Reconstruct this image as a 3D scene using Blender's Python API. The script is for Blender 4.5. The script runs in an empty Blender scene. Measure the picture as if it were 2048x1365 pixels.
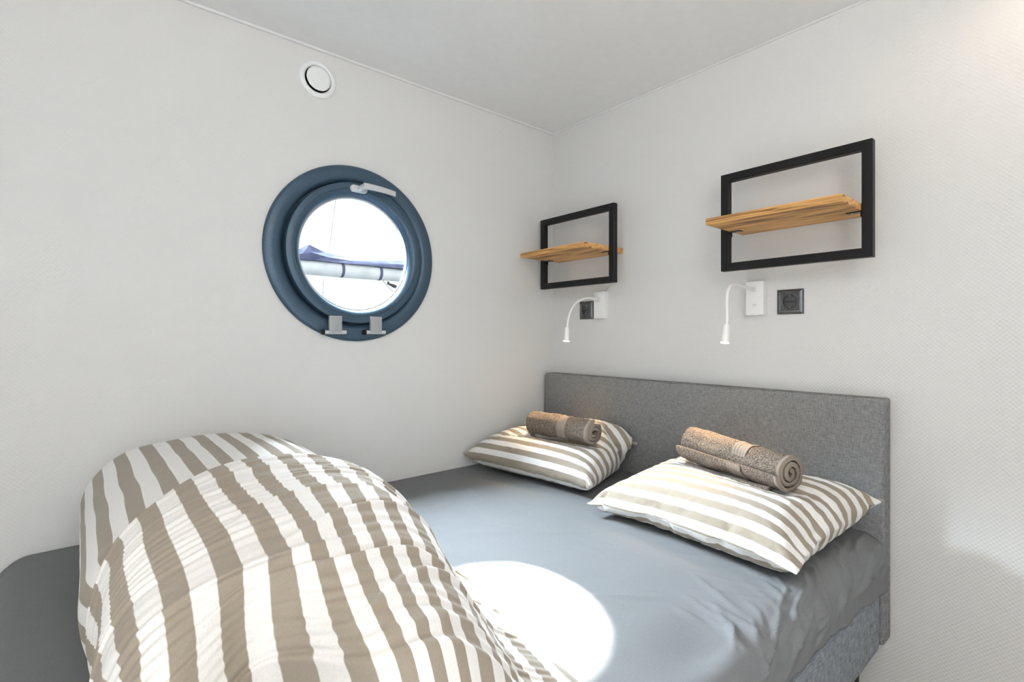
import bpy, bmesh, math, random
from mathutils import Vector, Matrix, noise
import numpy as np
R = math.radians
PI = math.pi
scene = bpy.context.scene
COL = scene.collection

# ------------------------------------------------------------------ camera, sky, sun, lights, exposure
cam_data = bpy.data.cameras.new('camera')
cam = bpy.data.objects.new('camera', cam_data); COL.objects.link(cam)
cam.location = (1.811, -1.807, 1.165)
cam.rotation_euler = (R(90), 0, math.atan2(0.7623, 0.6472))
cam_data.sensor_width = 36.0
cam_data.lens = 36.0 * 1013.0 / 2048.0
cam_data.shift_y = -0.0051
cam_data.clip_start = 0.02
scene.camera = cam

scene.view_settings.view_transform = 'Standard'
scene.view_settings.look = 'None'
scene.view_settings.gamma = 1.0
scene.view_settings.use_curve_mapping = False
scene.view_settings.exposure = 0.22

world = bpy.data.worlds.new('overcast_sky'); scene.world = world
world.use_nodes = True
wn = world.node_tree.nodes
wn['Background'].inputs[0].default_value = (0.90, 0.95, 1.0, 1)
wn['Background'].inputs[1].default_value = 1.2

sun_data = bpy.data.lights.new('sun', 'SUN')
sun = bpy.data.objects.new('sun', sun_data); COL.objects.link(sun)
sun_data.energy = 60.0; sun_data.angle = R(1.2); sun_data.color = (1.0, 0.98, 0.94)
sun.rotation_euler = Vector((1.172, -0.144, -1.0)).to_track_quat('-Z', 'Y').to_euler()

# the bright hazy sky on the porthole side: broad cool light, the same direction as the sun
haze_data = bpy.data.lights.new('sky_haze', 'SUN')
haze = bpy.data.objects.new('sky_haze', haze_data); COL.objects.link(haze)
haze_data.energy = 145.0; haze_data.angle = R(56); haze_data.color = (0.78, 0.89, 1.0)
haze.rotation_euler = Vector((1.0, 0.15, -1.03)).to_track_quat('-Z', 'Y').to_euler()

def area_light(name, loc, target, sx, sy, power, color):
    d = bpy.data.lights.new(name, 'AREA'); d.shape = 'RECTANGLE'; d.size = sx; d.size_y = sy
    d.energy = power; d.color = color
    o = bpy.data.objects.new(name, d); COL.objects.link(o); o.location = loc
    o.rotation_euler = (Vector(target) - Vector(loc)).to_track_quat('-Z', 'Y').to_euler()
    return o
# added soft fill, set in an unseen window built behind the camera
area_light('window_fill', (1.75, -3.02, 1.35), (1.75, 0, 2.3), 0.9, 1.2, 4.0, (1.0, 0.95, 0.88))
# added fill behind the camera, aimed up: its light spreads over the ceiling
area_light('ceiling_fill', (2.45, -1.9, 1.72), (2.35, -1.6, 3.0), 0.28, 0.28, 20.0, (1.0, 0.91, 0.80))
# added cool fill from the right, in front of the solid side wall
area_light('side_fill', (2.96, -1.75, 1.25), (0, -1.5, 0.9), 0.8, 1.8, 17.0, (0.80, 0.90, 1.0))

# ------------------------------------------------------------------ helpers
def new_obj(name, me, parent=None, mat=None, smooth=False):
    o = bpy.data.objects.new(name, me); COL.objects.link(o)
    if parent is not None: o.parent = parent
    if mat is not None: me.materials.append(mat)
    if smooth: me.polygons.foreach_set('use_smooth', [True] * len(me.polygons))
    return o
def from_bm(name, bm, mat, parent=None, smooth=False, angle=None):
    bmesh.ops.recalc_face_normals(bm, faces=bm.faces)
    me = bpy.data.meshes.new(name); bm.to_mesh(me); bm.free()
    o = new_obj(name, me, parent, mat, smooth or angle is not None)
    if angle is not None: me.set_sharp_from_angle(angle=R(angle))
    return o
def tag(o, label=None, cat=None, group=None, kind=None):
    if label: o['label'] = label
    if cat: o['category'] = cat
    if group: o['group'] = group
    if kind: o['kind'] = kind
    return o
def empty(name, loc=(0, 0, 0)):
    o = bpy.data.objects.new(name, None); COL.objects.link(o); o.location = loc
    o.empty_display_size = 0.05
    return o
def box_bm(x0, y0, z0, x1, y1, z1, bev=0.0, seg=2, bm=None):
    b = bmesh.new()
    bmesh.ops.create_cube(b, size=1.0)
    for v in b.verts:
        v.co = Vector(((x0 + x1) / 2 + v.co.x * (x1 - x0), (y0 + y1) / 2 + v.co.y * (y1 - y0), (z0 + z1) / 2 + v.co.z * (z1 - z0)))
    if bev: bmesh.ops.bevel(b, geom=b.edges[:], offset=bev, segments=seg, affect='EDGES', profile=0.6)
    if bm is None: return b
    tmp = bpy.data.meshes.new('t'); b.to_mesh(tmp); b.free(); bm.from_mesh(tmp); bpy.data.meshes.remove(tmp)
    return bm
def lathe_bm(profile, steps=64, origin=(0, 0, 0), axis='X', closed=False, bm=None):
    """profile: list of (r, h) turned about an axis through origin; h runs along the axis"""
    b = bm or bmesh.new(); rings = []
    for k in range(steps):
        a = 2 * PI * k / steps; row = []
        for r, h in profile:
            c, s = r * math.cos(a), r * math.sin(a)
            p = (h, c, s) if axis == 'X' else ((c, h, s) if axis == 'Y' else (c, s, h))
            row.append(b.verts.new(Vector(p) + Vector(origin)))
        rings.append(row)
    n = len(profile)
    for k in range(steps):
        r0, r1 = rings[k], rings[(k + 1) % steps]
        for i in range(n if closed else n - 1):
            j = (i + 1) % n
            b.faces.new((r0[i], r0[j], r1[j], r1[i]))
    if not closed:
        for i, flip in ((0, False), (n - 1, True)):
            if profile[i][0] > 1e-5:
                vs = [rg[i] for rg in rings]
                try: b.faces.new(vs if flip else vs[::-1])
                except Exception: pass
    return b
def tube_bm(pts, rad, seg=12, bm=None, caps=True):
    b = bm or bmesh.new(); pts = [Vector(p) for p in pts]; rings = []
    rads = rad if isinstance(rad, (list, tuple)) else [rad] * len(pts)
    up = Vector((0.13, 0.31, 0.94)).normalized()
    for i, p in enumerate(pts):
        t = (pts[min(i + 1, len(pts) - 1)] - pts[max(i - 1, 0)]).normalized()
        n = (up - t * up.dot(t))
        if n.length < 1e-3: n = Vector((1, 0, 0)) - t * t.x
        n.normalize(); up = n; q = t.cross(n)
        rings.append([b.verts.new(p + n * math.cos(2 * PI * k / seg) * rads[i] + q * math.sin(2 * PI * k / seg) * rads[i]) for k in range(seg)])
    for a, c in zip(rings, rings[1:]):
        for k in range(seg):
            b.faces.new((a[k], a[(k + 1) % seg], c[(k + 1) % seg], c[k]))
    if caps: b.faces.new(rings[0][::-1]); b.faces.new(rings[-1])
    return b
def bezier(p0, p1, p2, p3, n):
    p0, p1, p2, p3 = map(Vector, (p0, p1, p2, p3)); out = []
    for i in range(n + 1):
        t = i / n; s = 1 - t
        out.append(p0 * s ** 3 + p1 * 3 * s * s * t + p2 * 3 * s * t * t + p3 * t ** 3)
    return out
def nz(x, y, z=0.0): return noise.noise(Vector((x, y, z)))

# ------------------------------------------------------------------ materials
def mat(name, color, rough=0.6, metal=0.0, spec=0.5):
    m = bpy.data.materials.new(name); m.use_nodes = True
    b = m.node_tree.nodes['Principled BSDF']
    b.inputs['Base Color'].default_value = (*color, 1); b.inputs['Roughness'].default_value = rough
    b.inputs['Metallic'].default_value = metal; b.inputs['Specular IOR Level'].default_value = spec
    return m
def N(m, kind, **kw):
    n = m.node_tree.nodes.new(kind)
    for k, v in kw.items():
        if k in n.inputs: n.inputs[k].default_value = v
        else: setattr(n, k, v)
    return n
def L(m, a, b): m.node_tree.links.new(a, b)
def bsdf(m): return m.node_tree.nodes['Principled BSDF']
def add_bump(m, height_socket, strength=0.3, dist=0.002):
    bp = N(m, 'ShaderNodeBump'); bp.inputs['Strength'].default_value = strength; bp.inputs['Distance'].default_value = dist
    L(m, height_socket, bp.inputs['Height']); L(m, bp.outputs[0], bsdf(m).inputs['Normal']); return bp
def math_node(m, op, a, b=None):
    n = N(m, 'ShaderNodeMath', operation=op)
    for i, v in enumerate((a, b)):
        if v is None: continue
        if isinstance(v, (int, float)): n.inputs[i].default_value = v
        else: L(m, v, n.inputs[i])
    return n.outputs[0]
def noise_mat(name, c1, c2, scale, rough=0.8, bump=0.0, bdist=0.001, stretch=(1, 1, 1), detail=4, spec=0.3, contrast=(0.35, 0.65), metal=0.0):
    m = mat(name, c1, rough, metal, spec)
    tc = N(m, 'ShaderNodeTexCoord'); mp = N(m, 'ShaderNodeMapping'); mp.inputs['Scale'].default_value = stretch
    L(m, tc.outputs['Object'], mp.inputs[0])
    n = N(m, 'ShaderNodeTexNoise'); n.inputs['Scale'].default_value = scale; n.inputs['Detail'].default_value = detail
    L(m, mp.outputs[0], n.inputs[0])
    cr = N(m, 'ShaderNodeValToRGB'); cr.color_ramp.elements[0].color = (*c1, 1); cr.color_ramp.elements[1].color = (*c2, 1)
    cr.color_ramp.elements[0].position = contrast[0]; cr.color_ramp.elements[1].position = contrast[1]
    L(m, n.outputs[0], cr.inputs[0]); L(m, cr.outputs[0], bsdf(m).inputs['Base Color'])
    if bump: add_bump(m, n.outputs[0], bump, bdist)
    return m
def wallpaper(name, axis):
    """white vinyl wallpaper with a fine woven relief; axis = the horizontal object axis of the wall"""
    m = mat(name, (0.715, 0.71, 0.70), 0.55, 0, 0.3)
    tc = N(m, 'ShaderNodeTexCoord'); sp = N(m, 'ShaderNodeSeparateXYZ'); L(m, tc.outputs['Object'], sp.inputs[0])
    h = sp.outputs[axis]; z = sp.outputs['Z']
    nn = N(m, 'ShaderNodeTexNoise'); nn.inputs['Scale'].default_value = 90; nn.inputs['Detail'].default_value = 2
    L(m, tc.outputs['Object'], nn.inputs[0])
    jit = math_node(m, 'MULTIPLY', nn.outputs[0], 1.6)
    K = 2 * PI / 0.0118
    a = math_node(m, 'SINE', math_node(m, 'ADD', math_node(m, 'MULTIPLY', h, K), jit))
    b = math_node(m, 'SINE', math_node(m, 'ADD', math_node(m, 'MULTIPLY', z, K), math_node(m, 'MULTIPLY', jit, 0.8)))
    tot = math_node(m, 'ADD', math_node(m, 'MULTIPLY', math_node(m, 'MULTIPLY', a, b), 1.5), math_node(m, 'MULTIPLY', nn.outputs[0], 0.9))
    add_bump(m, tot, 0.28, 0.0007)
    return m
def stripe_mat(name, period, white, taupe):
    m = mat(name, white, 0.85, 0, 0.2)
    at = N(m, 'ShaderNodeAttribute', attribute_name='stripe'); at.attribute_type = 'GEOMETRY'
    fr = math_node(m, 'FRACT', math_node(m, 'MULTIPLY', at.outputs['Fac'], 1 / period))
    tri = math_node(m, 'ABSOLUTE', math_node(m, 'SUBTRACT', fr, 0.5))      # 0 .. 0.5
    cr = N(m, 'ShaderNodeValToRGB'); e = cr.color_ramp.elements
    e[0].position = 0.238; e[0].color = (*taupe, 1); e[1].position = 0.262; e[1].color = (*white, 1)
    L(m, tri, cr.inputs[0])
    tc = N(m, 'ShaderNodeTexCoord'); n = N(m, 'ShaderNodeTexNoise'); n.inputs['Scale'].default_value = 420; n.inputs['Detail'].default_value = 3
    L(m, tc.outputs['Object'], n.inputs[0])
    mx = N(m, 'ShaderNodeMixRGB', blend_type='MULTIPLY'); mx.inputs[0].default_value = 0.22
    L(m, cr.outputs[0], mx.inputs[1]); L(m, n.outputs[0], mx.inputs[2]); L(m, mx.outputs[0], bsdf(m).inputs['Base Color'])
    n2 = N(m, 'ShaderNodeTexNoise'); n2.inputs['Scale'].default_value = 26; n2.inputs['Detail'].default_value = 5; n2.inputs['Distortion'].default_value = 0.8
    L(m, tc.outputs['Object'], n2.inputs[0])
    add_bump(m, n2.outputs[0], 0.35, 0.006)
    bsdf(m).inputs['Sheen Weight'].default_value = 0.15
    return m
def weave_mat(name, c1, c2, thread=0.0016):
    m = mat(name, c1, 0.9, 0, 0.15)
    tc = N(m, 'ShaderNodeTexCoord'); s = []
    for st in ((1, 1, 12), (12, 1, 1)):
        mp = N(m, 'ShaderNodeMapping'); mp.inputs['Scale'].default_value = st; L(m, tc.outputs['Object'], mp.inputs[0])
        n = N(m, 'ShaderNodeTexNoise'); n.inputs['Scale'].default_value = 60; n.inputs['Detail'].default_value = 3
        L(m, mp.outputs[0], n.inputs[0]); s.append(n.outputs[0])
    t = math_node(m, 'MULTIPLY', math_node(m, 'ADD', s[0], s[1]), 0.5)
    cr = N(m, 'ShaderNodeValToRGB'); e = cr.color_ramp.elements
    e[0].position = 0.38; e[0].color = (*c1, 1); e[1].position = 0.62; e[1].color = (*c2, 1)
    L(m, t, cr.inputs[0]); L(m, cr.outputs[0], bsdf(m).inputs['Base Color'])
    add_bump(m, t, 0.3, 0.001)
    return m
def wood_mat():
    m = mat('mango_wood', (0.45, 0.22, 0.08), 0.5, 0, 0.4)
    tc = N(m, 'ShaderNodeTexCoord'); mp = N(m, 'ShaderNodeMapping'); mp.inputs['Scale'].default_value = (1.4, 10, 22)
    L(m, tc.outputs['Object'], mp.inputs[0])
    n = N(m, 'ShaderNodeTexNoise'); n.inputs['Scale'].default_value = 2.6; n.inputs['Detail'].default_value = 7; n.inputs['Distortion'].default_value = 1.2
    L(m, mp.outputs[0], n.inputs[0])
    cr = N(m, 'ShaderNodeValToRGB'); e = cr.color_ramp.elements
    e[0].position = 0.30; e[0].color = (0.16, 0.075, 0.03, 1); e[1].position = 0.66; e[1].color = (0.84, 0.50, 0.19, 1)
    k = cr.color_ramp.elements.new(0.44); k.color = (0.58, 0.30, 0.095, 1)
    L(m, n.outputs[0], cr.inputs[0]); L(m, cr.outputs[0], bsdf(m).inputs['Base Color'])
    add_bump(m, n.outputs[0], 0.25, 0.001)
    return m
M_ = dict(
    wall_a=wallpaper('wallpaper_left', 'Y'), wall_b=wallpaper('wallpaper_right', 'X'),
    ceiling=noise_mat('ceiling_paint', (0.84, 0.845, 0.85), (0.86, 0.865, 0.87), 30, 0.5),
    trim=mat('white_trim', (0.78, 0.785, 0.79), 0.45),
    floor=noise_mat('floor_laminate', (0.30, 0.24, 0.18), (0.42, 0.34, 0.26), 8, 0.45, stretch=(1, 9, 1)),
    port=noise_mat('blue_grey_aluminium', (0.028, 0.058, 0.095), (0.055, 0.100, 0.150), 420, 0.32, 0.45, 0.001, metal=0.25, spec=0.6),
    rubber=mat('dark_seal', (0.02, 0.03, 0.045), 0.5),
    chrome_rim=mat('bright_rim', (0.55, 0.60, 0.66), 0.25, 0.8),
    handle=mat('silver_grey_handle', (0.62, 0.63, 0.65), 0.35, 0.3),
    hinge=mat('grey_hinge', (0.36, 0.37, 0.38), 0.45, 0.2),
    black=mat('black_steel', (0.006, 0.006, 0.007), 0.5, 0, 0.3),
    bracket=mat('black_bracket', (0.018, 0.018, 0.02), 0.3, 0.6),
    screw=mat('screw_steel', (0.45, 0.45, 0.45), 0.3, 1.0),
    wood=wood_mat(),
    socket=mat('anthracite_plastic', (0.11, 0.112, 0.118), 0.25, 0.6, 0.6),
    socket_in=mat('socket_black', (0.02, 0.02, 0.022), 0.35),
    hole=mat('socket_holes', (0.002, 0.002, 0.002), 0.7),
    brass=mat('contact_metal', (0.75, 0.62, 0.40), 0.3, 1.0),
    lamp=mat('white_lamp_enamel', (0.86, 0.86, 0.85), 0.35),
    mark=mat('grey_print', (0.45, 0.46, 0.48), 0.5),
    head=weave_mat('headboard_fabric', (0.145, 0.146, 0.148), (0.29, 0.29, 0.292)),
    base=weave_mat('boxspring_fabric', (0.15, 0.165, 0.185), (0.30, 0.32, 0.35)),
    leg=mat('black_leg', (0.01, 0.01, 0.01), 0.4),
    matt=mat('mattress_ticking', (0.75, 0.75, 0.73), 0.9),
    sheet=noise_mat('grey_cotton_sheet', (0.150, 0.154, 0.160), (0.190, 0.194, 0.200), 700, 0.75, 0.12, 0.0006, spec=0.25),
    duvet=stripe_mat('striped_duvet_cotton', 0.058, (0.84, 0.82, 0.80), (0.33, 0.28, 0.225)),
    pillow=stripe_mat('striped_pillow_cotton', 0.047, (0.84, 0.82, 0.80), (0.33, 0.28, 0.225)),
    towel=noise_mat('taupe_terry', (0.045, 0.036, 0.032), (0.36, 0.29, 0.235), 400, 0.95, 1.0, 0.004, detail=3, spec=0.1),
    band=mat('taupe_woven_band', (0.25, 0.205, 0.17), 0.75, 0, 0.25),
    towel_in=noise_mat('taupe_terry_edge', (0.10, 0.09, 0.08), (0.22, 0.19, 0.16), 260, 0.95, 0.8, 0.003, detail=3, spec=0.1),
    vent=mat('white_vent_plastic', (0.86, 0.87, 0.88), 0.3),
    sail=noise_mat('navy_sail_cover', (0.05, 0.06, 0.12), (0.09, 0.10, 0.18), 14, 0.8),
    hullwhite=noise_mat('white_canvas', (0.62, 0.62, 0.60), (0.74, 0.74, 0.72), 6, 0.7),
    hull=mat('dark_outer_facing', (0.018, 0.022, 0.030), 0.7, 0, 0.2),
    rope=mat('grey_rope', (0.20, 0.20, 0.22), 0.8),
    quay=noise_mat('harbour_water', (0.002, 0.003, 0.004), (0.004, 0.005, 0.006), 3, 0.7, spec=0.1),
)
def emit_mat(name, color, strength):
    m = bpy.data.materials.new(name); m.use_nodes = True; nt = m.node_tree; nt.nodes.clear()
    e = nt.nodes.new('ShaderNodeEmission'); e.inputs[0].default_value = (*color, 1); e.inputs[1].default_value = strength
    o = nt.nodes.new('ShaderNodeOutputMaterial'); nt.links.new(e.outputs[0], o.inputs[0]); return m
M_['led'] = emit_mat('warm_led', (1.0, 0.86, 0.66), 14.0)
def glass_mat():
    m = bpy.data.materials.new('window_glass'); m.use_nodes = True; nt = m.node_tree; nt.nodes.clear()
    tr = nt.nodes.new('ShaderNodeBsdfTransparent'); tr.inputs[0].default_value = (0.95, 0.97, 0.97, 1)
    gl = nt.nodes.new('ShaderNodeBsdfGlossy'); gl.inputs['Roughness'].default_value = 0.02
    mx = nt.nodes.new('ShaderNodeMixShader'); o = nt.nodes.new('ShaderNodeOutputMaterial')
    mx.inputs[0].default_value = 0.045; nt.links.new(tr.outputs[0], mx.inputs[1]); nt.links.new(gl.outputs[0], mx.inputs[2])
    nt.links.new(mx.outputs[0], o.inputs[0]); return m
M_['glass'] = glass_mat()

# ------------------------------------------------------------------ room shell
XR, YB, ZC = 3.0, -3.1, 2.182         # right end of the headboard wall, back wall, ceiling height
PY, PZ = -1.031, 1.468                # centre of the porthole in the left wall
def wall_with_round_hole():
    bm = bmesh.new(); n = 96; r = 0.285
    y0, y1, z0, z1 = YB, 0.0, 0.0, ZC
    def ring(x, rr): return [bm.verts.new((x, PY + rr * math.cos(2 * PI * k / n), PZ + rr * math.sin(2 * PI * k / n))) for k in range(n)]
    def outer(x):
        out = []
        for k in range(n):
            a = 2 * PI * k / n; c, s = math.cos(a), math.sin(a); t = 1e9
            if c > 1e-6: t = min(t, (y1 - PY) / c)
            if c < -1e-6: t = min(t, (y0 - PY) / c)
            if s > 1e-6: t = min(t, (z1 - PZ) / s)
            if s < -1e-6: t = min(t, (z0 - PZ) / s)
            out.append((PY + t * c, PZ + t * s))
        for cy, cz in ((y0, z0), (y0, z1), (y1, z0), (y1, z1)):      # snap the nearest point onto each corner
            k = min(range(n), key=lambda i: (out[i][0] - cy) ** 2 + (out[i][1] - cz) ** 2); out[k] = (cy, cz)
        return [bm.verts.new((x, a, b)) for a, b in out]
    i0, o0, i1, o1 = ring(0, r), outer(0), ring(-0.09, r), outer(-0.09)
    for k in range(n):
        j = (k + 1) % n
        bm.faces.new((i0[k], o0[k], o0[j], i0[j])); bm.faces.new((i1[k], i1[j], o1[j], o1[k]))
        bm.faces.new((i0[k], i0[j], i1[j], i1[k])); bm.faces.new((o0[k], o1[k], o1[j], o0[j]))
    return bm
wl = tag(from_bm('wall_left', wall_with_round_hole(), M_['wall_a']), kind='structure')
wl.data.materials.append(M_['hull'])            # added dark facing outside and in the porthole reveal, cuts bounced skylight
for p in wl.data.polygons:
    if p.center.x < -0.03: p.material_index = 1
tag(from_bm('wall_right', box_bm(-0.09, 0, 0, XR + 0.09, 0.09, ZC), M_['wall_b']), kind='structure')
def wall_with_rect(axis, pos, th, a0, a1, h0, h1, name, m):
    bm = bmesh.new()
    lo, hi = (YB, 0.0) if axis == 'X' else (0.0, XR)
    def bx(u0, u1, z0, z1):
        if u1 - u0 < 1e-4 or z1 - z0 < 1e-4: return
        if axis == 'X': box_bm(pos, u0, z0, pos + th, u1, z1, bm=bm)
        else: box_bm(u0, pos, z0, u1, pos + th, z1, bm=bm)
    bx(lo, a0, 0, ZC); bx(a1, hi, 0, ZC); bx(a0, a1, 0, h0); bx(a0, a1, h1, ZC)
    return tag(from_bm(name, bm, m), kind='structure')
wall_with_rect('Y', YB - 0.09, 0.09, 1.05, 2.45, 0.65, 2.05, 'wall_back', M_['wall_b'])
tag(from_bm('wall_side', box_bm(XR, YB, 0, XR + 0.09, 0, ZC), M_['wall_a']), kind='structure')
d1 = tag(empty('fill_door', (XR, -1.75, 0)), kind='structure')  # unseen door frame added around the cool fill, no opening behind it
db = bmesh.new()
for a0, z0, a1, z1 in ((-0.48, 0, -0.40, 2.1), (0.40, 0, 0.48, 2.1), (-0.40, 0, 0.40, 0.25), (-0.40, 2.02, 0.40, 2.1)):
    box_bm(-0.03, a0, z0, -0.001, a1, z1, bm=db)
from_bm('door_frame', db, M_['trim'], d1)
tag(from_bm('floor', box_bm(-0.09, YB - 0.09, -0.06, XR + 0.09, 0.09, 0.0), M_['floor']), kind='structure')
tag(from_bm('ceiling', box_bm(-0.09, YB - 0.09, ZC, XR + 0.09, 0.09, ZC + 0.06), M_['ceiling']), kind='structure')
tag(from_bm('trim_1', box_bm(0.0, YB, ZC - 0.009, 0.009, 0, ZC, 0.002), M_['trim']), kind='structure')
tag(from_bm('trim_2', box_bm(0.0, -0.006, ZC - 0.006, XR, 0, ZC, 0.002), M_['trim']), kind='structure')
# unseen window behind the camera, added to house the fill light
w2 = tag(empty('fill_window', (1.75, YB - 0.04, 0.65)), kind='structure')
wb = bmesh.new()
for x0, z0, x1, z1 in ((-0.70, 0, -0.64, 1.4), (0.64, 0, 0.70, 1.4), (-0.64, 0, 0.64, 0.06), (-0.64, 1.34, 0.64, 1.4), (-0.02, 0.06, 0.02, 1.34)):
    box_bm(x0, -0.03, z0, x1, 0.03, z1, bm=wb)
from_bm('window_frame', wb, M_['trim'], w2)
from_bm('glass_pane', box_bm(-0.64, -0.004, 0.06, 0.64, 0.0, 1.34), M_['glass'], w2)

# ------------------------------------------------------------------ porthole
win = tag(empty('window_1', (0, PY, PZ)), kind='structure')
def arc(cx, cy, r, a0, a1, n): return [(cx + r * math.cos(R(a0 + (a1 - a0) * i / n)), cy + r * math.sin(R(a0 + (a1 - a0) * i / n))) for i in range(n + 1)]
of = [(0.323, -0.002), (0.323, 0.009), (0.320, 0.013), (0.313, 0.016), (0.300, 0.0185), (0.288, 0.0185), (0.276, 0.016), (0.266, 0.010), (0.262, 0.001), (0.2615, -0.012), (0.235, -0.012), (0.235, -0.05), (0.284, -0.05), (0.284, -0.002)]
from_bm('outer_frame', lathe_bm(of, 128, closed=True), M_['port'], win, angle=40)
sa = [(0.258, -0.011), (0.258, 0.026), (0.2565, 0.031), (0.253, 0.033), (0.236, 0.0335), (0.2345, 0.0318), (0.2325, 0.0318), (0.231, 0.033), (0.224, 0.031), (0.216, 0.024), (0.211, 0.013), (0.209, 0.004), (0.2085, -0.011)]
from_bm('sash', lathe_bm(sa, 128, closed=True), M_['port'], win, angle=35)
se = [(0.2093, 0.003), (0.2045, 0.001), (0.2035, -0.003), (0.2045, -0.006), (0.2093, -0.006)]
o = from_bm('seal_ring', lathe_bm(se, 128, closed=True), M_['chrome_rim'], win, angle=50); o['label'] = 'bright metal rim around the glass'
from_bm('glass_pane', lathe_bm([(0.0001, -0.006), (0.2088, -0.006), (0.2088, -0.012), (0.0001, -0.012)], 96), M_['glass'], win)
# handle: rounded base plate, neck, tapering lever
hb = bmesh.new()
for k in (-1, 1): pass
def stadium(bm, cy, cz, ly, r, x0, x1, rot=0.0, n=14):
    pts = []
    for s, a0 in ((1, -90), (-1, 90)):
        for i in range(n + 1):
            a = R(a0 + 180 * i / n); pts.append((s * ly + r * math.cos(a), r * math.sin(a)))
    def P(p, x, k=1.0):
        y, z = p[0] * k, p[1] * k
        return bm.verts.new((x, cy + y * math.cos(rot) - z * math.sin(rot), cz + y * math.sin(rot) + z * math.cos(rot)))
    A = [P(p, x0) for p in pts]; B = [P(p, x1 - 0.002) for p in pts]; Cc = [P(p, x1, 0.93) for p in pts]
    for a, b in ((A, B), (B, Cc)):
        for i in range(len(pts)): bm.faces.new((a[i], a[(i + 1) % len(pts)], b[(i + 1) % len(pts)], b[i]))
    bm.faces.new(A[::-1]); bm.faces.new(Cc)
hz_ = 0.2335
hp = bmesh.new(); stadium(hp, -0.004, hz_, 0.020, 0.0125, 0.031, 0.041)
hd = from_bm('handle', hp, M_['handle'], win, angle=40); hd['label'] = 'silver grey lever handle on an oval plate'
from_bm('handle_neck', tube_bm([(0.040, -0.004, hz_), (0.050, -0.004, hz_), (0.062, -0.002, hz_ + 0.002), (0.070, 0.004, hz_ + 0.004)], [0.0105, 0.009, 0.009, 0.010], 20), M_['handle'], hd, angle=50)
lv = bmesh.new(); rows = []
for i in range(13):
    t = i / 12; y = 0.000 + 0.128 * t
    w = 0.0105 - 0.0015 * t; th = 0.0065 - 0.002 * t; xo = 0.069 + 0.004 * math.sin(PI * t) - 0.006 * t; zo = hz_ + 0.006 - 0.006 * t * t
    rows.append([lv.verts.new((xo + a * th, y, zo + b * w)) for a, b in ((-1, -.7), (-.7, -1), (.7, -1), (1, -.7), (1, .7), (.7, 1), (-.7, 1), (-1, .7))])
for a, b in zip(rows, rows[1:]):
    for k in range(8): lv.faces.new((a[k], a[(k + 1) % 8], b[(k + 1) % 8], b[k]))
lv.faces.new(rows[0][::-1]); lv.faces.new(rows[-1])
from_bm('lever', lv, M_['handle'], hd, angle=50)
# two hinges at the bottom
for hy in (-0.091, 0.062):
    hh = box_bm(0.028, hy - 0.0225, -0.292, 0.042, hy + 0.0225, -0.232, 0.0015)
    h = from_bm('hinge', hh, M_['hinge'], win, angle=40); h['label'] = 'grey leaf hinge'
    pb = tube_bm([(0.033, hy - 0.045, -0.290), (0.033, hy + 0.040, -0.290)], 0.0072, 16)
    from_bm('hinge_pin', pb, M_['handle'], h, angle=50)
    cb = tube_bm([(0.033, hy - 0.048, -0.290), (0.033, hy - 0.038, -0.290)], 0.009, 16)
    from_bm('pin_cap', cb, M_['black'], h, angle=50)

# ------------------------------------------------------------------ round vent above the porthole
vt = tag(empty('ceiling_vent', (0, -1.172, 2.070)), 'round white plastic air vent on the wall above the porthole', 'vent')
vt.name = 'air_vent'
from_bm('vent_ring', lathe_bm([(0.044, 0.0), (0.0645, 0.0), (0.0645, 0.004), (0.062, 0.008), (0.055, 0.0105), (0.049, 0.010), (0.0455, 0.006), (0.044, 0.002)], 72, closed=True), M_['vent'], vt, angle=50)
from_bm('vent_throat', lathe_bm([(0.0445, 0.004), (0.0001, 0.004)], 48), M_['vent'], vt)
from_bm('vent_disc', lathe_bm([(0.010, 0.001), (0.012, 0.008), (0.036, 0.0085), (0.0405, 0.011), (0.042, 0.0135), (0.040, 0.0165), (0.030, 0.0175), (0.012, 0.017), (0.007, 0.0185), (0.0001, 0.0190)], 72), M_['vent'], vt, angle=60)

# ------------------------------------------------------------------ wall shelves
def make_shelf(loc, label):
    s = tag(empty('wall_shelf', loc), label, 'shelf')          # origin: left bottom corner of the frame, on the wall
    W, H, t, d, yf = 0.447, 0.336, 0.027, 0.025, -0.102
    fb = bmesh.new()
    def bx(x0, z0, x1, z1): box_bm(x0, yf, z0, x1, yf + d, z1, 0.0012, 1, bm=fb)
    bx(0, 0, t, H); bx(W - t, 0, W, H); bx(t - .001, 0, W - t + .001, t); bx(t - .001, H - t, W - t + .001, H)
    from_bm('steel_frame', fb, M_['black'], s)
    # board with slightly wavy front edge
    b = box_bm(t + 0.0015, -0.258, 0.1355, W - t - 0.0015, -0.0005, 0.157, 0.0025, 2)
    from_bm('shelf_board', b, M_['wood'], s)
    for sx, x0 in ((1, t), (-1, W - t)):
        bb = bmesh.new()
        box_bm(min(x0, x0 + sx * 0.040), yf + 0.001, 0.1325, max(x0, x0 + sx * 0.040), yf + d - 0.001, 0.1355, 0.0008, 1, bm=bb)
        box_bm(min(x0, x0 + sx * 0.003), yf + 0.001, 0.118, max(x0, x0 + sx * 0.003), yf + d - 0.001, 0.1355, bm=bb)
        br = from_bm('bracket', bb, M_['bracket'], s)
        from_bm('screw', lathe_bm([(0.0001, 0.1308), (0.003, 0.131), (0.004, 0.1326), (0.0001, 0.1326)], 14, (x0 + sx * 0.026, yf + 0.0125, 0), 'Z'), M_['screw'], br)
    return s
sh1 = make_shelf((0.017, 0, 1.391), 'black framed shelf with wooden board next to the room corner, above the half-hidden socket')
sh2 = make_shelf((0.932, 0, 1.390), 'black framed shelf with wooden board above the anthracite wall socket at right')

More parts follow.
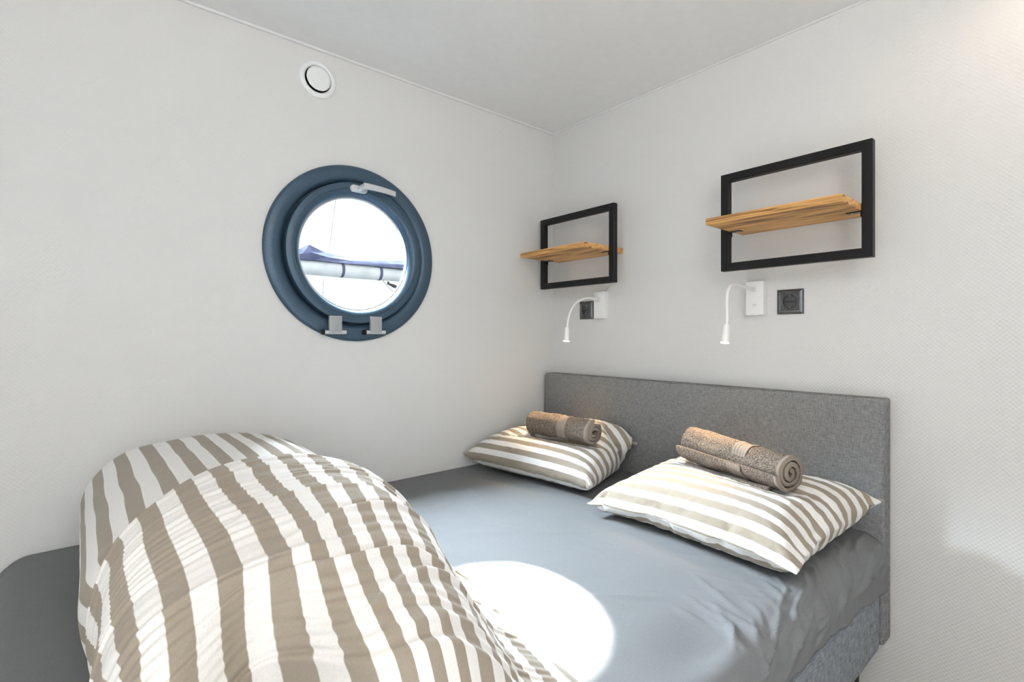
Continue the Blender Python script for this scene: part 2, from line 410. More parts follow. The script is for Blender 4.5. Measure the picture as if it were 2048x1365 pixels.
# ------------------------------------------------------------------ sockets
def make_socket(cx, cz, label):
    s = tag(empty('wall_socket', (cx, 0, cz)), label, 'socket')
    bm = bmesh.new(); h = 0.0415
    loops = [(h, 0.0), (h, -0.004), (0.039, -0.0065), (0.0335, -0.0105), (0.0295, -0.0112), (0.0285, -0.0105), (0.0280, -0.007)]
    prev = None
    for r, y in loops:
        row = [bm.verts.new((a * r, y, b * r)) for a, b in ((-1, -1), (1, -1), (1, 1), (-1, 1))]
        if prev:
            for k in range(4): bm.faces.new((prev[k], prev[(k + 1) % 4], row[(k + 1) % 4], row[k]))
        prev = row
    from_bm('cover_frame', bm, M_['socket'], s)
    # insert with a round well
    bm = bmesh.new(); n = 48; q = 0.0276; r0 = 0.0215
    sq = []
    for k in range(n):
        a = 2 * PI * k / n; c, t = math.cos(a), math.sin(a); f = q / max(abs(c), abs(t)); sq.append((c * f, t * f))
    def ring(rr, y): return [bm.verts.new((rr * math.cos(2 * PI * k / n), y, rr * math.sin(2 * PI * k / n))) for k in range(n)]
    A = [bm.verts.new((x, -0.0095, z)) for x, z in sq]; rings = [A, ring(0.0235, -0.0100), ring(0.0225, -0.0118), ring(r0, -0.0112), ring(0.0205, -0.0015)]
    for a, b in zip(rings, rings[1:]):
        for k in range(n): bm.faces.new((a[k], a[(k + 1) % n], b[(k + 1) % n], b[k]))
    bm.faces.new(rings[-1])
    from_bm('socket_insert', bm, M_['socket'], s, angle=30)
    for hx in (-0.0095, 0.0, 0.0095):
        from_bm('contact_hole', lathe_bm([(0.0001, -0.0026), (0.0028 if hx else 0.0034, -0.0026), (0.0028 if hx else 0.0034, -0.0016), (0.0001, -0.0016)], 16, (hx, 0, 0), 'Y'), M_['hole'], s)
    for hz in (-1, 1):
        from_bm('earth_clip', box_bm(-0.0022, -0.0095, min(hz * 0.0175, hz * 0.0207), 0.0022, -0.002, max(hz * 0.0175, hz * 0.0207), 0.0006, 1), M_['brass'], s)
        from_bm('guide_rib', box_bm(min(hz * 0.0155, hz * 0.0209), -0.0085, -0.003, max(hz * 0.0155, hz * 0.0209), -0.0016, 0.003, 0.0005, 1), M_['socket_in'], s)
    return s
make_socket(0.226, 1.2845, 'dark wall socket partly behind the bent neck of the reading lamp by the corner')
make_socket(1.1225, 1.279, 'anthracite wall socket just right of the nearer reading lamp')

# ------------------------------------------------------------------ reading lamps
def make_lamp(cx, z0, z1, path, head_len, label, mark):
    l = tag(empty('reading_lamp', (cx, 0, z0)), label, 'lamp'); H = z1 - z0
    from_bm('wall_box', box_bm(-0.030, -0.030, 0, 0.030, 0, H, 0.0015, 2), M_['lamp'], l, angle=40)
    pts = [Vector(p) - Vector((cx, 0, z0)) for p in path]
    from_bm('flexible_neck', tube_bm(pts, 0.0052, 14), M_['lamp'], l, smooth=True)
    from_bm('neck_ferrule', tube_bm([pts[0] + Vector((0, 0.001, 0)), pts[0] + Vector((0, -0.008, 0))], [0.009, 0.0075], 18), M_['lamp'], l, angle=50)
    d = (pts[-1] - pts[-3]).normalized(); a = pts[-1] - d * 0.003; e = a + d * head_len
    hd = from_bm('lamp_head', tube_bm([a, a + d * 0.002, a + d * head_len * 0.5, e - d * 0.002], [0.0095, 0.0108, 0.0120, 0.0138], 28), M_['lamp'], l, angle=50)
    led = from_bm('led_lens', tube_bm([e - d * 0.0025, e + d * 0.0005], [0.0128, 0.0128], 28), M_['led'], hd)
    led['label'] = 'glowing warm lens'
    if mark:
        mb = bmesh.new()
        for x0, zz0, x1, zz1 in ((-0.006, .036, -0.004, .038), (-0.006, .032, -0.003, .033), (-0.001, .030, 0.000, .038), (-0.001, .037, 0.005, .038), (0.004, .030, 0.005, .037), (-0.005, .028, -0.004, .030)):
            box_bm(x0, -0.0304, zz0, x1, -0.0298, zz1, bm=mb)
        o = from_bm('switch_mark', mb, M_['mark'], l); o['label'] = 'small grey printed switch symbol'
    else:
        from_bm('cable', tube_bm([(0.012, -0.006, H - 0.004), (0.020, -0.003, H + 0.010), (0.034, -0.002, H + 0.022), (0.050, -0.002, H + 0.030)], 0.0009, 8), M_['mark'], l)
        o = from_bm('push_switch', lathe_bm([(0.0001, -0.0325), (0.004, -0.032), (0.0055, -0.0298), (0.0001, -0.0298)], 24, (0.0, 0, 0.034), 'Y'), M_['lamp'], l, smooth=True)
    from_bm('bottom_knob', lathe_bm([(0.0001, -0.004), (0.005, -0.0035), (0.006, 0.001), (0.0001, 0.001)], 20, (0.0, -0.014, 0), 'Z'), M_['lamp'], l, smooth=True)
    sp = bpy.data.lights.new('reading_lamp_beam', 'SPOT'); sp.energy = 13.0; sp.color = (1.0, 0.74, 0.45)
    sp.spot_size = R(70); sp.spot_blend = 0.7; sp.shadow_soft_size = 0.012
    so = bpy.data.objects.new('reading_lamp_beam', sp); COL.objects.link(so); so.parent = l
    so.location = e + d * 0.006; so.rotation_euler = d.to_track_quat('-Z', 'Y').to_euler()
    return l
pR = [Vector((1.0165, -0.030, 1.326))] + bezier((1.0165, -0.075, 1.327), (1.0165, -0.185, 1.338), (1.0165, -0.228, 1.345), (1.0165, -0.226, 1.262), 18) + [Vector((1.0165, -0.2245, 1.24)), Vector((1.0165, -0.2240, 1.222)), Vector((1.0165, -0.2255, 1.209)), Vector((1.0165, -0.2285, 1.198))]
pL = [Vector((0.3235, -0.030, 1.327))] + bezier((0.3235, -0.060, 1.329), (0.3235, -0.165, 1.345), (0.3235, -0.228, 1.290), (0.3235, -0.236, 1.205), 20) + [Vector((0.3235, -0.2365, 1.198))]
make_lamp(0.3235, 1.243, 1.3635, pL, 0.060, 'white gooseneck reading lamp in front of the partly hidden socket by the corner', False)
make_lamp(1.0165, 1.237, 1.3535, pR, 0.060, 'nearer white gooseneck reading lamp, left of the fully visible socket', True)

# ------------------------------------------------------------------ ceiling spots (only their light reaches the picture)
def make_spot(x, y, power, color, soft=0.03, size=120):
    s = tag(empty('ceiling_spot', (x, y, ZC)), None, None); s['kind'] = 'structure'
    from_bm('spot_ring', lathe_bm([(0.030, -0.001), (0.030, -0.005), (0.041, -0.004), (0.042, 0.0), (0.030, 0.0)], 40, closed=False), M_['trim'], s)
    return s

# ------------------------------------------------------------------ bed
bed = tag(empty('bed', (0.70, -1.0, 0.0)), 'grey upholstered box spring bed standing in the corner with a low headboard', 'bed')
def bo(name, bm, m, **kw):
    o = from_bm(name, bm, m, None, **kw); o.data.transform(Matrix.Translation((-0.70, 1.0, 0.0))); o.parent = bed; return o
BX0, BX1, BY0, BY1 = 0.012, 1.385, -1.945, -0.082
bo('headboard', box_bm(0.026, -0.080, 0.285, 1.400, -0.008, 0.984, 0.009, 3), M_['head'], angle=40)
bo('box_base', box_bm(BX0 + 0.01, BY0 + 0.02, 0.275, BX1 + 0.008, BY1 - 0.001, 0.452, 0.018, 3), M_['base'], angle=40)
for x in (0.08, 1.33):
    for y in (-1.85, -0.13):
        bo('leg', lathe_bm([(0.018, 0.0), (0.026, 0.276)], 24, (x, y, 0), 'Z'), M_['leg'], angle=50)
bo('mattress', box_bm(BX0 + 0.012, BY0 + 0.012, 0.452, BX1 - 0.012, BY1 - 0.004, 0.568, 0.05, 4), M_['matt'], angle=40)

# ------------------------------------------------------------------ fitted sheet: one cloth, rounded over the mattress edges
def ridge(s, w): return math.exp(-(s / w) ** 2)
def make_sheet():
    Rr = 0.062; x0, x1 = 0.006, 1.345; y0, y1 = -1.905, -0.083
    nx, ny = 230, 300; sx = x1 - x0; out = 0.27
    us = [x0 + (sx + out) * i / nx for i in range(nx + 1)]
    vs = [y0 - out + (y1 - y0 + out) * j / ny for j in range(ny + 1)]
    bm = bmesh.new(); G = []
    creases = []       # (x, y, dir x, dir y, half length, width, height): soft pulled folds in the cotton
    rnd = random.Random(4)
    for k in range(60):
        cx, cy = rnd.uniform(0.1, 1.3), rnd.uniform(-1.2, -0.5); a = R(rnd.gauss(20, 20)); creases.append((cx, cy, math.cos(a), math.sin(a), rnd.uniform(.05, .18), rnd.uniform(.003, .008), rnd.uniform(.0010, .0028)))
    for k in range(90):   # drawn folds around the head-end corner and down the side
        t = rnd.random(); cx = rnd.uniform(1.25, 1.52); cy = -0.12 - 0.75 * t ** 1.3
        a = R(rnd.gauss(115 + 25 * t, 18)); creases.append((cx, cy, math.cos(a), math.sin(a), rnd.uniform(.04, .13), rnd.uniform(.003, .008), rnd.uniform(.002, .008)))
    long = [((0.62, -0.98), (0.80, -0.74), (0.92, -0.52), .0035, .006), ((0.66, -0.93), (0.83, -0.70), (0.90, -0.50), .0025, .005), ((1.06, -0.98), (1.14, -0.90), (1.20, -0.84), .0035, .006)]
    def long_h(x, y):
        s = 0
        for (a, b, c, hh, w) in long:
            for p, q in ((a, b), (b, c)):
                dx, dy = q[0] - p[0], q[1] - p[1]; L2 = dx * dx + dy * dy
                t = ((x - p[0]) * dx + (y - p[1]) * dy) / L2
                if -0.05 <= t <= 1.05:
                    dd = ((x - p[0]) * dy - (y - p[1]) * dx) / L2 ** .5
                    s = max(s, hh * math.exp(-(dd / w) ** 2))
        return s
    for v in vs:
        row = []
        for u in us:
            a = max(0.0, u - x1); b = max(0.0, y0 - v); r = math.hypot(a, b)
            # outline and depth
            if r < 1e-9: base = Vector((u, v, 0.594)); nrm = Vector((0, 0, 1))
            else:
                dx, dy = a / r, -b / r
                # mattress side length varies: the hem pulls up and down
                hem = 0.140 + 0.036 * max(0.0, 1 - (-v - 0.10) / 0.40) + 0.012 * nz(u * 2 + v * 3.1, 1.7) + 0.010 * nz(v * 14, 3.3)
                rr = r * (hem / out)
                if rr < Rr * PI / 2: th = rr / Rr; off, dr = Rr * math.sin(th), Rr * (1 - math.cos(th)); nrm = Vector((dx * math.sin(th), dy * math.sin(th), math.cos(th)))
                else: off, dr = Rr, Rr + rr - Rr * PI / 2; nrm = Vector((dx, dy, 0))
                base = Vector((min(u, x1) + dx * off, max(v, y0) + dy * off, 0.594 - dr))
            # gentle swell of the mattress and soft undulation of the cloth
            h = 0.006 * nz(u * 2.2, v * 2.2, .3) + 0.0028 * nz(u * 7, v * 5, 2.1) + 0.0012 * nz(u * 20, v * 20, 5)
            if r > 0.02: h += 0.004 * nz(u * 9 + v * 16, v * 22, 7.7) * min(1, (r - 0.02) * 12)
            for (cx, cy, ax, ay, hl, w, hh) in creases:
                ex, ey = u - cx, v - cy
                if abs(ex) > 0.2 or abs(ey) > 0.2: continue
                al = ex * ax + ey * ay; ac = -ex * ay + ey * ax
                if abs(al) < hl: h += hh * math.exp(-(ac / w) ** 2) * (1 - (al / hl) ** 2)
            h += long_h(u, v)
            # shallow trough where the cloth is pulled over the edge (near the bottom of the picture)
            h -= 0.014 * ridge((v + 0.95) - 1.1 * (u - 1.27) * 0.0, 0.10) * ridge(u - 1.33, 0.06)
            if r < 1e-9: h = min(h, 0.0075)
            edge = min(1.0, (y1 - v) / 0.02); edge2 = min(1.0, (u - x0) / 0.02)
            row.append(bm.verts.new(base + nrm * (h * min(edge, edge2) + 0.004)))
        G.append(row)
    for j in range(ny):
        for i in range(nx): bm.faces.new((G[j][i], G[j][i + 1], G[j + 1][i + 1], G[j + 1][i]))
    o = from_bm('fitted_sheet', bm, M_['sheet'], smooth=True)
    so = o.modifiers.new('thickness', 'SOLIDIFY'); so.thickness = 0.0015; so.offset = -1
    return tag(o, 'dark grey cotton fitted sheet stretched over the mattress', 'sheet')
make_sheet()

# ------------------------------------------------------------------ pillows: two cotton panels inflated with the cloth solver, then frozen
def simulate_pillows(specs, rolls, frames=46):
    tmp = []
    def collider(x0, y0, z0, x1, y1, z1):
        me = bpy.data.meshes.new('solver_block')
        me.from_pydata([(x0, y0, z0), (x1, y0, z0), (x1, y1, z0), (x0, y1, z0), (x0, y0, z1), (x1, y0, z1), (x1, y1, z1), (x0, y1, z1)], [],
                       [(0, 3, 2, 1), (4, 5, 6, 7), (0, 1, 5, 4), (1, 2, 6, 5), (2, 3, 7, 6), (3, 0, 4, 7)])
        o = bpy.data.objects.new('solver_block', me); COL.objects.link(o)
        o.modifiers.new('k', 'COLLISION'); o.collision.thickness_outer = 0.003; o.collision.cloth_friction = 20; tmp.append(o)
    collider(-0.5, -2.2, 0.3, 1.42, 0.5, 0.604); collider(-0.5, -0.082, 0.4, 2.0, 0.5, 1.1); collider(-0.6, -2.2, 0.4, 0.002, 1, 1.4)
    for (p0, p1, r0, r1) in rolls:        # the towels press their dents into the pillows
        bmt = tube_bm([Vector(p0), Vector(p0).lerp(Vector(p1), .5), Vector(p1)], [r0 * .97, (r0 + r1) / 2 * .97, r1 * .97], 28)
        bmesh.ops.recalc_face_normals(bmt, faces=bmt.faces); bmesh.ops.triangulate(bmt, faces=bmt.faces)
        mt = bpy.data.meshes.new('solver_roll'); bmt.to_mesh(mt); bmt.free()
        o = bpy.data.objects.new('solver_roll', mt); COL.objects.link(o)
        o.modifiers.new('k', 'COLLISION'); o.collision.thickness_outer = 0.003; o.collision.cloth_friction = 20; tmp.append(o)
    cl = []
    for sp in specs:
        rnd = random.Random(sp['seed']); nx, ny = 70, 58; top, bot, co, st = {}, {}, [], []
        for j in range(ny + 1):
            for i in range(nx + 1):
                u, v = i / nx * 2 - 1, j / ny * 2 - 1; e = i in (0, nx) or j in (0, ny)
                # slightly bowed outline so the corners stay pointed
                x = u * sp['w'] / 2 * (1 - 0.03 * (1 - v * v)); y = v * sp['d'] / 2 * (1 - 0.03 * (1 - u * u))
                th = 0.016 * (max(0, 1 - u * u) * max(0, 1 - v * v)) ** .5
                s = v * sp['d'] / 2 + sp['ph']
                top[i, j] = len(co); co.append((x, y, th + rnd.uniform(-.002, .002))); st.append(s)
                if e: bot[i, j] = top[i, j]
                else: bot[i, j] = len(co); co.append((x, y, -th + rnd.uniform(-.002, .002))); st.append(s)
        fc = []
        for j in range(ny):
            for i in range(nx):
                fc.append((top[i, j], top[i + 1, j], top[i + 1, j + 1], top[i, j + 1])); fc.append((bot[i, j], bot[i, j + 1], bot[i + 1, j + 1], bot[i + 1, j]))
        me = bpy.data.meshes.new('pillow_solver'); me.from_pydata(co, [], fc)
        me.transform(Matrix.Translation(sp['c']) @ Matrix.Rotation(R(sp['rot']), 4, 'Z') @ Matrix.Rotation(R(sp.get('roll', 0)), 4, 'Y') @ Matrix.Rotation(R(sp['tilt']), 4, 'X'))
        o = bpy.data.objects.new('pillow_solver', me); COL.objects.link(o); tmp.append(o)
        m = o.modifiers.new('c', 'CLOTH'); s = m.settings
        s.quality = 6; s.mass = 0.003; s.tension_stiffness = 15; s.compression_stiffness = 15; s.shear_stiffness = 5; s.bending_stiffness = 0.04
        s.tension_damping = 12; s.compression_damping = 12; s.air_damping = 4
        s.use_pressure = True; s.uniform_pressure_force = sp['p']
        m.collision_settings.distance_min = 0.003; m.collision_settings.use_self_collision = False
        m.point_cache.frame_start = 1; m.point_cache.frame_end = frames
        cl.append((o, st))
    for k in range(1, frames + 1): scene.frame_set(k)
    dg = bpy.context.evaluated_depsgraph_get(); res = []
    for (o, st), sp in zip(cl, specs):
        me = bpy.data.meshes.new_from_object(o.evaluated_get(dg))
        me.name = 'pillow'; res.append((me, st))
    for o in tmp: bpy.data.objects.remove(o)
    scene.frame_set(1)
    return res
PIL = [dict(w=0.665, d=0.55, c=(0.318, -0.285, 0.700), rot=11, tilt=13, roll=4, p=4.4, seed=2, ph=0.010),
       dict(w=0.680, d=0.56, c=(1.075, -0.350, 0.680), rot=-5, tilt=8, roll=-3, p=2.4, seed=5, ph=0.030)]
ROLL = [((0.245, -0.350, 0.795), (0.560, -0.338, 0.797), 0.055, 0.053), ((0.925, -0.275, 0.812), (1.268, -0.378, 0.800), 0.069, 0.057)]
LAB = ['grey and white striped pillow against the porthole wall, under the darker rolled towel', 'grey and white striped pillow nearer the camera, at the open right side of the bed']
PM = []
for (me, st), sp, lab in zip(simulate_pillows(PIL, ROLL), PIL, LAB):
    me.attributes.new('stripe', 'FLOAT', 'POINT').data.foreach_set('value', st)
    n = len(me.vertices); co = np.zeros(n * 3); me.vertices.foreach_get('co', co); co = co.reshape(-1, 3); PM.append(co)
    print('PILLOW', co.min(0).round(3), co.max(0).round(3))
    me.materials.clear(); me.validate()
    o = new_obj('pillow', me, None, M_['pillow'], True)
    sb = o.modifiers.new('smooth', 'SUBSURF'); sb.levels = 1; sb.render_levels = 1
    tag(o, lab, 'pillow', 'striped pillows at the head of the bed')
def pillow_top(i, x, y, r=0.05):
    c = PM[i]; d = (c[:, 0] - x) ** 2 + (c[:, 1] - y) ** 2; s = c[d < r * r]
    return float(s[:, 2].max()) if len(s) else 0.7

# ------------------------------------------------------------------ rolled towels
def make_towel(p0, p1, r0, r1, seed, label, turn=1.0, band_at=0.60, start=0.0, flap=False):
    """p0 -> p1: axis of the roll, p1 is the end that shows its spiral"""
    p0, p1 = Vector(p0), Vector(p1); ax = (p1 - p0); Ln = ax.length; ax.normalize()
    side = ax.cross(Vector((0, 0, 1))).normalized(); up = side.cross(ax).normalized()
    root = tag(empty('rolled_towel', (p0 + p1) / 2 - Vector((0, 0, max(r0, r1)))), label, 'towel', 'rolled towels on the pillows')
    inv = Matrix.Translation(-root.location)
    turns = 2.9; nA = 250; nL = 80
    def rad(t, l):      # outer surface radius at spiral parameter t (0 centre .. 1 outside) and length l
        R0 = r0 + (r1 - r0) * l
        return R0 * (0.16 + 0.84 * t)
    def sect(t, l, off):
        a = start + turn * 2 * PI * turns * t
        r = rad(t, l) + off
        wob = 1 + 0.05 * nz(math.cos(a) * 1.3 + seed, math.sin(a) * 1.3, l * 3) + 0.035 * math.sin(2 * a + seed)
        sq = 0.90 if math.sin(a) < 0 else 1.0
        x, z = r * wob * math.cos(a), r * wob * math.sin(a) * sq
        return x, z, a, r
    def place(l, x, z):
        bend = 0.0
        return p0 + ax * (Ln * l) + side * x + up * (z + bend)
    th = 0.0095
    bm = bmesh.new(); O, I = [], []
    for k in range(nL + 1):
        l = k / nL; ro, ri = [], []
        for i in range(nA + 1):
            t = i / nA
            x, z, a, r = sect(t, l, 0.0)
            # plush pile: coarse random tufts plus broad dents; the layers end a little unevenly
            pf = 0.0
            if t > 0.62:
                P = Vector((l * Ln * 260, a * 16, seed)); pf = 0.0014 * noise.noise(P) + 0.0045 * nz(l * 5 + seed, math.cos(a) * 2, math.sin(a) * 2)
                pinch = math.exp(-((l - band_at) / 0.05) ** 2) * 0.0035
                pf -= pinch
            k2 = (r + pf) / r
            endj = 0.006 * nz(t * 7 + seed, 4.4) * (l - 0.5) * 2 if l > .5 or l < .5 else 0
            cap = 0.0
            lc = l + endj / Ln * (1 if l in (0, 1) else abs(2 * l - 1) ** 8)
            ro.append(bm.verts.new(place(lc, x * k2, z * k2) - root.location))
            x2, z2, a2, r2 = sect(t, l, -th)
            ri.append(bm.verts.new(place(lc, x2, z2) - root.location))
        O.append(ro); I.append(ri)
    for k in range(nL):
        for i in range(nA):
            bm.faces.new((O[k][i], O[k][i + 1], O[k + 1][i + 1], O[k + 1][i])); bm.faces.new((I[k][i], I[k + 1][i], I[k + 1][i + 1], I[k][i + 1]))
        for i in (0, nA): bm.faces.new((O[k][i], O[k + 1][i], I[k + 1][i], I[k][i]))
    for k in (0, nL):
        for i in range(nA): bm.faces.new((O[k][i], O[k][i + 1], I[k][i + 1], I[k][i]))
    from_bm('terry_roll', bm, M_['towel'], root, smooth=True)
    # flat woven border band: five ribs running round the roll
    bm = bmesh.new(); rows = []; nb = 40; bw = 0.046
    for k in range(nb + 1):
        l = band_at + (k / nb - 0.5) * bw / Ln; row = []
        rib = 0.0012 * abs(math.sin(PI * 5 * k / nb))
        for i in range(120):
            t = 1 - (i / 119) / turns * 0.93
            x, z, a, r = sect(t, l, 0.0); pinch = math.exp(-((l - band_at) / 0.05) ** 2) * 0.0035
            low = 0.0045 * nz(l * 5 + seed, math.cos(a) * 2, math.sin(a) * 2)
            k2 = (r + low - pinch + 0.0022 + rib) / r
            row.append(bm.verts.new(place(l, x * k2, z * k2) - root.location))
        rows.append(row)
    for a, b in zip(rows, rows[1:]):
        for i in range(119): bm.faces.new((a[i], a[i + 1], b[i + 1], b[i]))
    o = from_bm('woven_band', bm, M_['band'], root, smooth=True); o['label'] = 'smooth ribbed border band'
    # stitched hem along the end that faces the room
    bm = bmesh.new(); hw = 0.011; rows = []
    for k in range(9):
        l = 1 + (k / 8 - 1) * hw / Ln; row = []
        g = 0.0009 if k not in (1, 2) else -0.0002
        for i in range(260):
            t = 1 - (i / 259) * 0.97
            x, z, a, r = sect(t, l, 0.0); low = 0.0045 * nz(l * 5 + seed, math.cos(a) * 2, math.sin(a) * 2) if t > .62 else 0
            endj = 0.006 * nz(t * 7 + seed, 4.4); k2 = (r + low + 0.0018 + g) / r
            row.append(bm.verts.new(place(l + endj / Ln, x * k2, z * k2) - root.location))
        rows.append(row)
    row = []
    for i in range(260):
        t = 1 - (i / 259) * 0.97; x, z, a, r = sect(t, 1.0, -th); endj = 0.006 * nz(t * 7 + seed, 4.4)
        row.append(bm.verts.new(place(1 + (endj + 0.0012) / Ln, x, z) - root.location))
    rows.append(row)
    for a, b in zip(rows, rows[1:]):
        for i in range(259): bm.faces.new((a[i], a[i + 1], b[i + 1], b[i]))
    o = from_bm('stitched_hem', bm, M_['band'], root, smooth=True)
    if flap:   # outer end of the towel lying loose under the roll, towards the camera
        bm = bmesh.new(); A = []
        n1, n2 = 46, 14
        for k in range(n1 + 1):
            l = 0.02 + 0.86 * k / n1; wid = 0.030 * math.sin(PI * min(1, max(0, (l - 0.0) / 0.86))) ** .6
            row = []
            for i in range(n2 + 1):
                q = i / n2
                x = -(0.012 + (wid + 0.024) * q) ; R0 = r0 + (r1 - r0) * l
                z = -R0 * 0.93 + 0.010 * math.sin(PI * q) * (0.4 + 0.6 * l) + 0.0015 * nz(l * 40, q * 6, seed)
                row.append(bm.verts.new(place(l, -x * -1 if False else x * -flap, z) - root.location))
            A.append(row)
        for a, b in zip(A, A[1:]):
            for i in range(n2): bm.faces.new((a[i], a[i + 1], b[i + 1], b[i]))
        o = from_bm('loose_flap', bm, M_['towel'], root, smooth=True)
        so = o.modifiers.new('thick', 'SOLIDIFY'); so.thickness = 0.008
    return root
make_towel(*ROLL[0], 1.3, 'rolled taupe towel on the pillow beside the porthole wall, without a loose flap', 1.0, 0.60, start=2.2)
make_towel(*ROLL[1], 6.1, 'rolled taupe towel on the nearer pillow, with a loose flap under it', 1.0, 0.62, start=0.6, flap=1)

# ------------------------------------------------------------------ duvet: folded twice, heaped across the foot of the bed
def spow(c, e): return math.copysign(abs(c) ** e, c)
def catmull(P, n):
    out = []; m = len(P)
    for i in range(m):
        p0, p1, p2, p3 = P[(i - 1) % m], P[i], P[(i + 1) % m], P[(i + 2) % m]
        for k in range(n):
            t = k / n
            out.append(tuple(0.5 * (2 * p1[d] + (p2[d] - p0[d]) * t + (2 * p0[d] - 5 * p1[d] + 4 * p2[d] - p3[d]) * t * t + (3 * p1[d] - p0[d] - 3 * p2[d] + p3[d]) * t ** 3) for d in (0, 1)))
    return out
def resample(P, n):
    P = P + [P[0]]; L_ = [0]
    for a, b in zip(P, P[1:]): L_.append(L_[-1] + math.hypot(a[0] - b[0], a[1] - b[1]))
    out = []; j = 0
    for k in range(n):
        t = L_[-1] * k / n
        while L_[j + 1] < t: j += 1
        f = (t - L_[j]) / max(1e-9, L_[j + 1] - L_[j]); out.append((P[j][0] + (P[j + 1][0] - P[j][0]) * f, P[j][1] + (P[j + 1][1] - P[j][1]) * f))
    return out, L_[-1]
def loft(outline, xs, ks, nphi, centre, shape, ky=1.0):
    """closed cotton shell: one (y, z) outline at each station along x; ky = how far the ends also narrow sideways"""
    pts, per = resample(catmull(outline, 14), nphi)
    co, st, fc = [], [], []
    for i, (x, k) in enumerate(zip(xs, ks)):
        for j in range(nphi):
            y = centre[0] + (pts[j][0] - centre[0]) * (1 - (1 - k) * ky); z = centre[1] + (pts[j][1] - centre[1]) * k
            co.append(shape(x, y, z)); st.append(per * j / nphi)
    n = len(xs)
    for i in range(n - 1):
        for j in range(nphi):
            k = (j + 1) % nphi
            fc.append((i * nphi + j, i * nphi + k, (i + 1) * nphi + k, (i + 1) * nphi + j))
    for i, flip in ((0, True), (n - 1, False)):
        c = [co[i * nphi + j] for j in range(nphi)]; ci = len(co)
        co.append(tuple(sum(p[d] for p in c) / nphi for d in range(3))); st.append(st[i * nphi])
        for j in range(nphi):
            k = (j + 1) % nphi; t = (ci, i * nphi + j, i * nphi + k); fc.append(t[::-1] if flip else t)
    return co, st, fc, per
def stations(x0, x1, n, end0, end1, e=0.5):
    """positions and end rounding of the stations"""
    xs, ks = [], []
    for i in range(n + 1):
        t = i / n; x = x0 + (x1 - x0) * t
        k = 1.0
        if x < x0 + end0: q = 1 - (x - x0) / end0; k = max(0.03, (1 - q ** 2.2)) ** e
        if x > x1 - end1: q = 1 - (x1 - x) / end1; k = max(0.03, (1 - q ** 2.2)) ** e
        xs.append(x); ks.append(k)
    return xs, ks
def crumple(co, n, nphi, ex, ey, seed, iters=260, amp=0.003, keep=0.004):
    """position-based relaxation of a shell with a little too much cloth (ex along x, ey round it): it buckles into creases"""
    B = np.array(co[:n * nphi]).reshape(n, nphi, 3); P = B.copy()
    dxv = np.gradient(B, axis=0); dpv = (np.roll(B, -1, 1) - np.roll(B, 1, 1)) / 2
    Nn = np.cross(dxv, dpv); Nn /= np.linalg.norm(Nn, axis=2, keepdims=True) + 1e-12
    cen = B.mean(axis=1, keepdims=True)
    if ((B - cen) * Nn).sum() < 0: Nn = -Nn
    free = np.clip((B[:, :, 2] - 0.625) / 0.05, 0, 1)[:, :, None]
    nn = np.empty((n, nphi))
    for i in range(n):
        for j in range(nphi):
            x, y, z = B[i, j]; arc = y - z * 0.5 * (1 if y > -1.5 else -1)
            q = 16 + 8 * nz(x * 2, y * 2, seed)
            nn[i, j] = nz((x + 0.22 * (y + 1.5) ** 2 + 0.12 * nz(arc * 5, x * 3, 7)) * q * 1.1, arc * 3.2, seed) + 0.18 * nz(x * 30 + arc * 9, arc * 8, seed + 4)
    P += Nn * (nn[:, :, None] * amp) * free
    def rest(D, e): return np.linalg.norm(D, axis=2, keepdims=True) * e
    loose = 0.8 + 0.5 * np.clip(np.array([[nz(B[i, j, 0] * 3.5 + seed, B[i, j, 1] * 3.5, 3.3) for j in range(nphi)] for i in range(n)]) + 0.5, 0, 1)[:, :, None]
    Lx = rest(B[1:] - B[:-1], 1 + ex * loose[1:]); Lp = rest(np.roll(B, -1, 1) - B, 1 + ey * loose)
    Lx2 = rest(B[2:] - B[:-2], 1.0) * (1 + 0.8 * ex * loose[1:-1])
    e2 = (ex + ey) / 2
    D1 = np.roll(B, -1, 1)[1:] - B[:-1]; D2 = B[1:] - np.roll(B, -1, 1)[:-1]
    L1, L2 = rest(D1, 1 + e2), rest(D2, 1 + e2)
    for it in range(iters):
        C = np.zeros_like(P)
        def fix(A, Bq, L_, w):
            d = Bq - A; l = np.linalg.norm(d, axis=2, keepdims=True) + 1e-9; return d * (w * 0.5 * (1 - L_ / l))
        c = fix(P[:-1], P[1:], Lx, 0.45); C[:-1] += c; C[1:] -= c
        Q = np.roll(P, -1, 1); c = fix(P, Q, Lp, 0.45); C += c; C -= np.roll(c, 1, 1)
        c = fix(P[:-1], Q[1:], L1, 0.12); C[:-1] += c; t = np.zeros_like(P); t[1:] = c; C -= np.roll(t, 1, 1)
        c = fix(Q[:-1], P[1:], L2, 0.12); C[1:] -= c; t = np.zeros_like(P); t[:-1] = c; C += np.roll(t, 1, 1)
        c = fix(P[:-2], P[2:], Lx2, 0.22); C[:-2] += c; C[2:] -= c
        # bending: pull towards the neighbours' mean, relative to the smooth shape
        U = P - B; lap = (np.roll(U, 1, 1) + np.roll(U, -1, 1)) / 2 - U; lx = np.zeros_like(U); lx[1:-1] = (U[2:] + U[:-2]) / 2 - U[1:-1]
        C += lap * 0.12 + lx * 0.060 - U * keep
        P += C * free
    mv = np.linalg.norm(P - B, axis=2); print('CRUMPLE', mv.mean().round(5), mv.max().round(4))
    return [tuple(p) for p in P.reshape(-1, 3)] + co[n * nphi:]
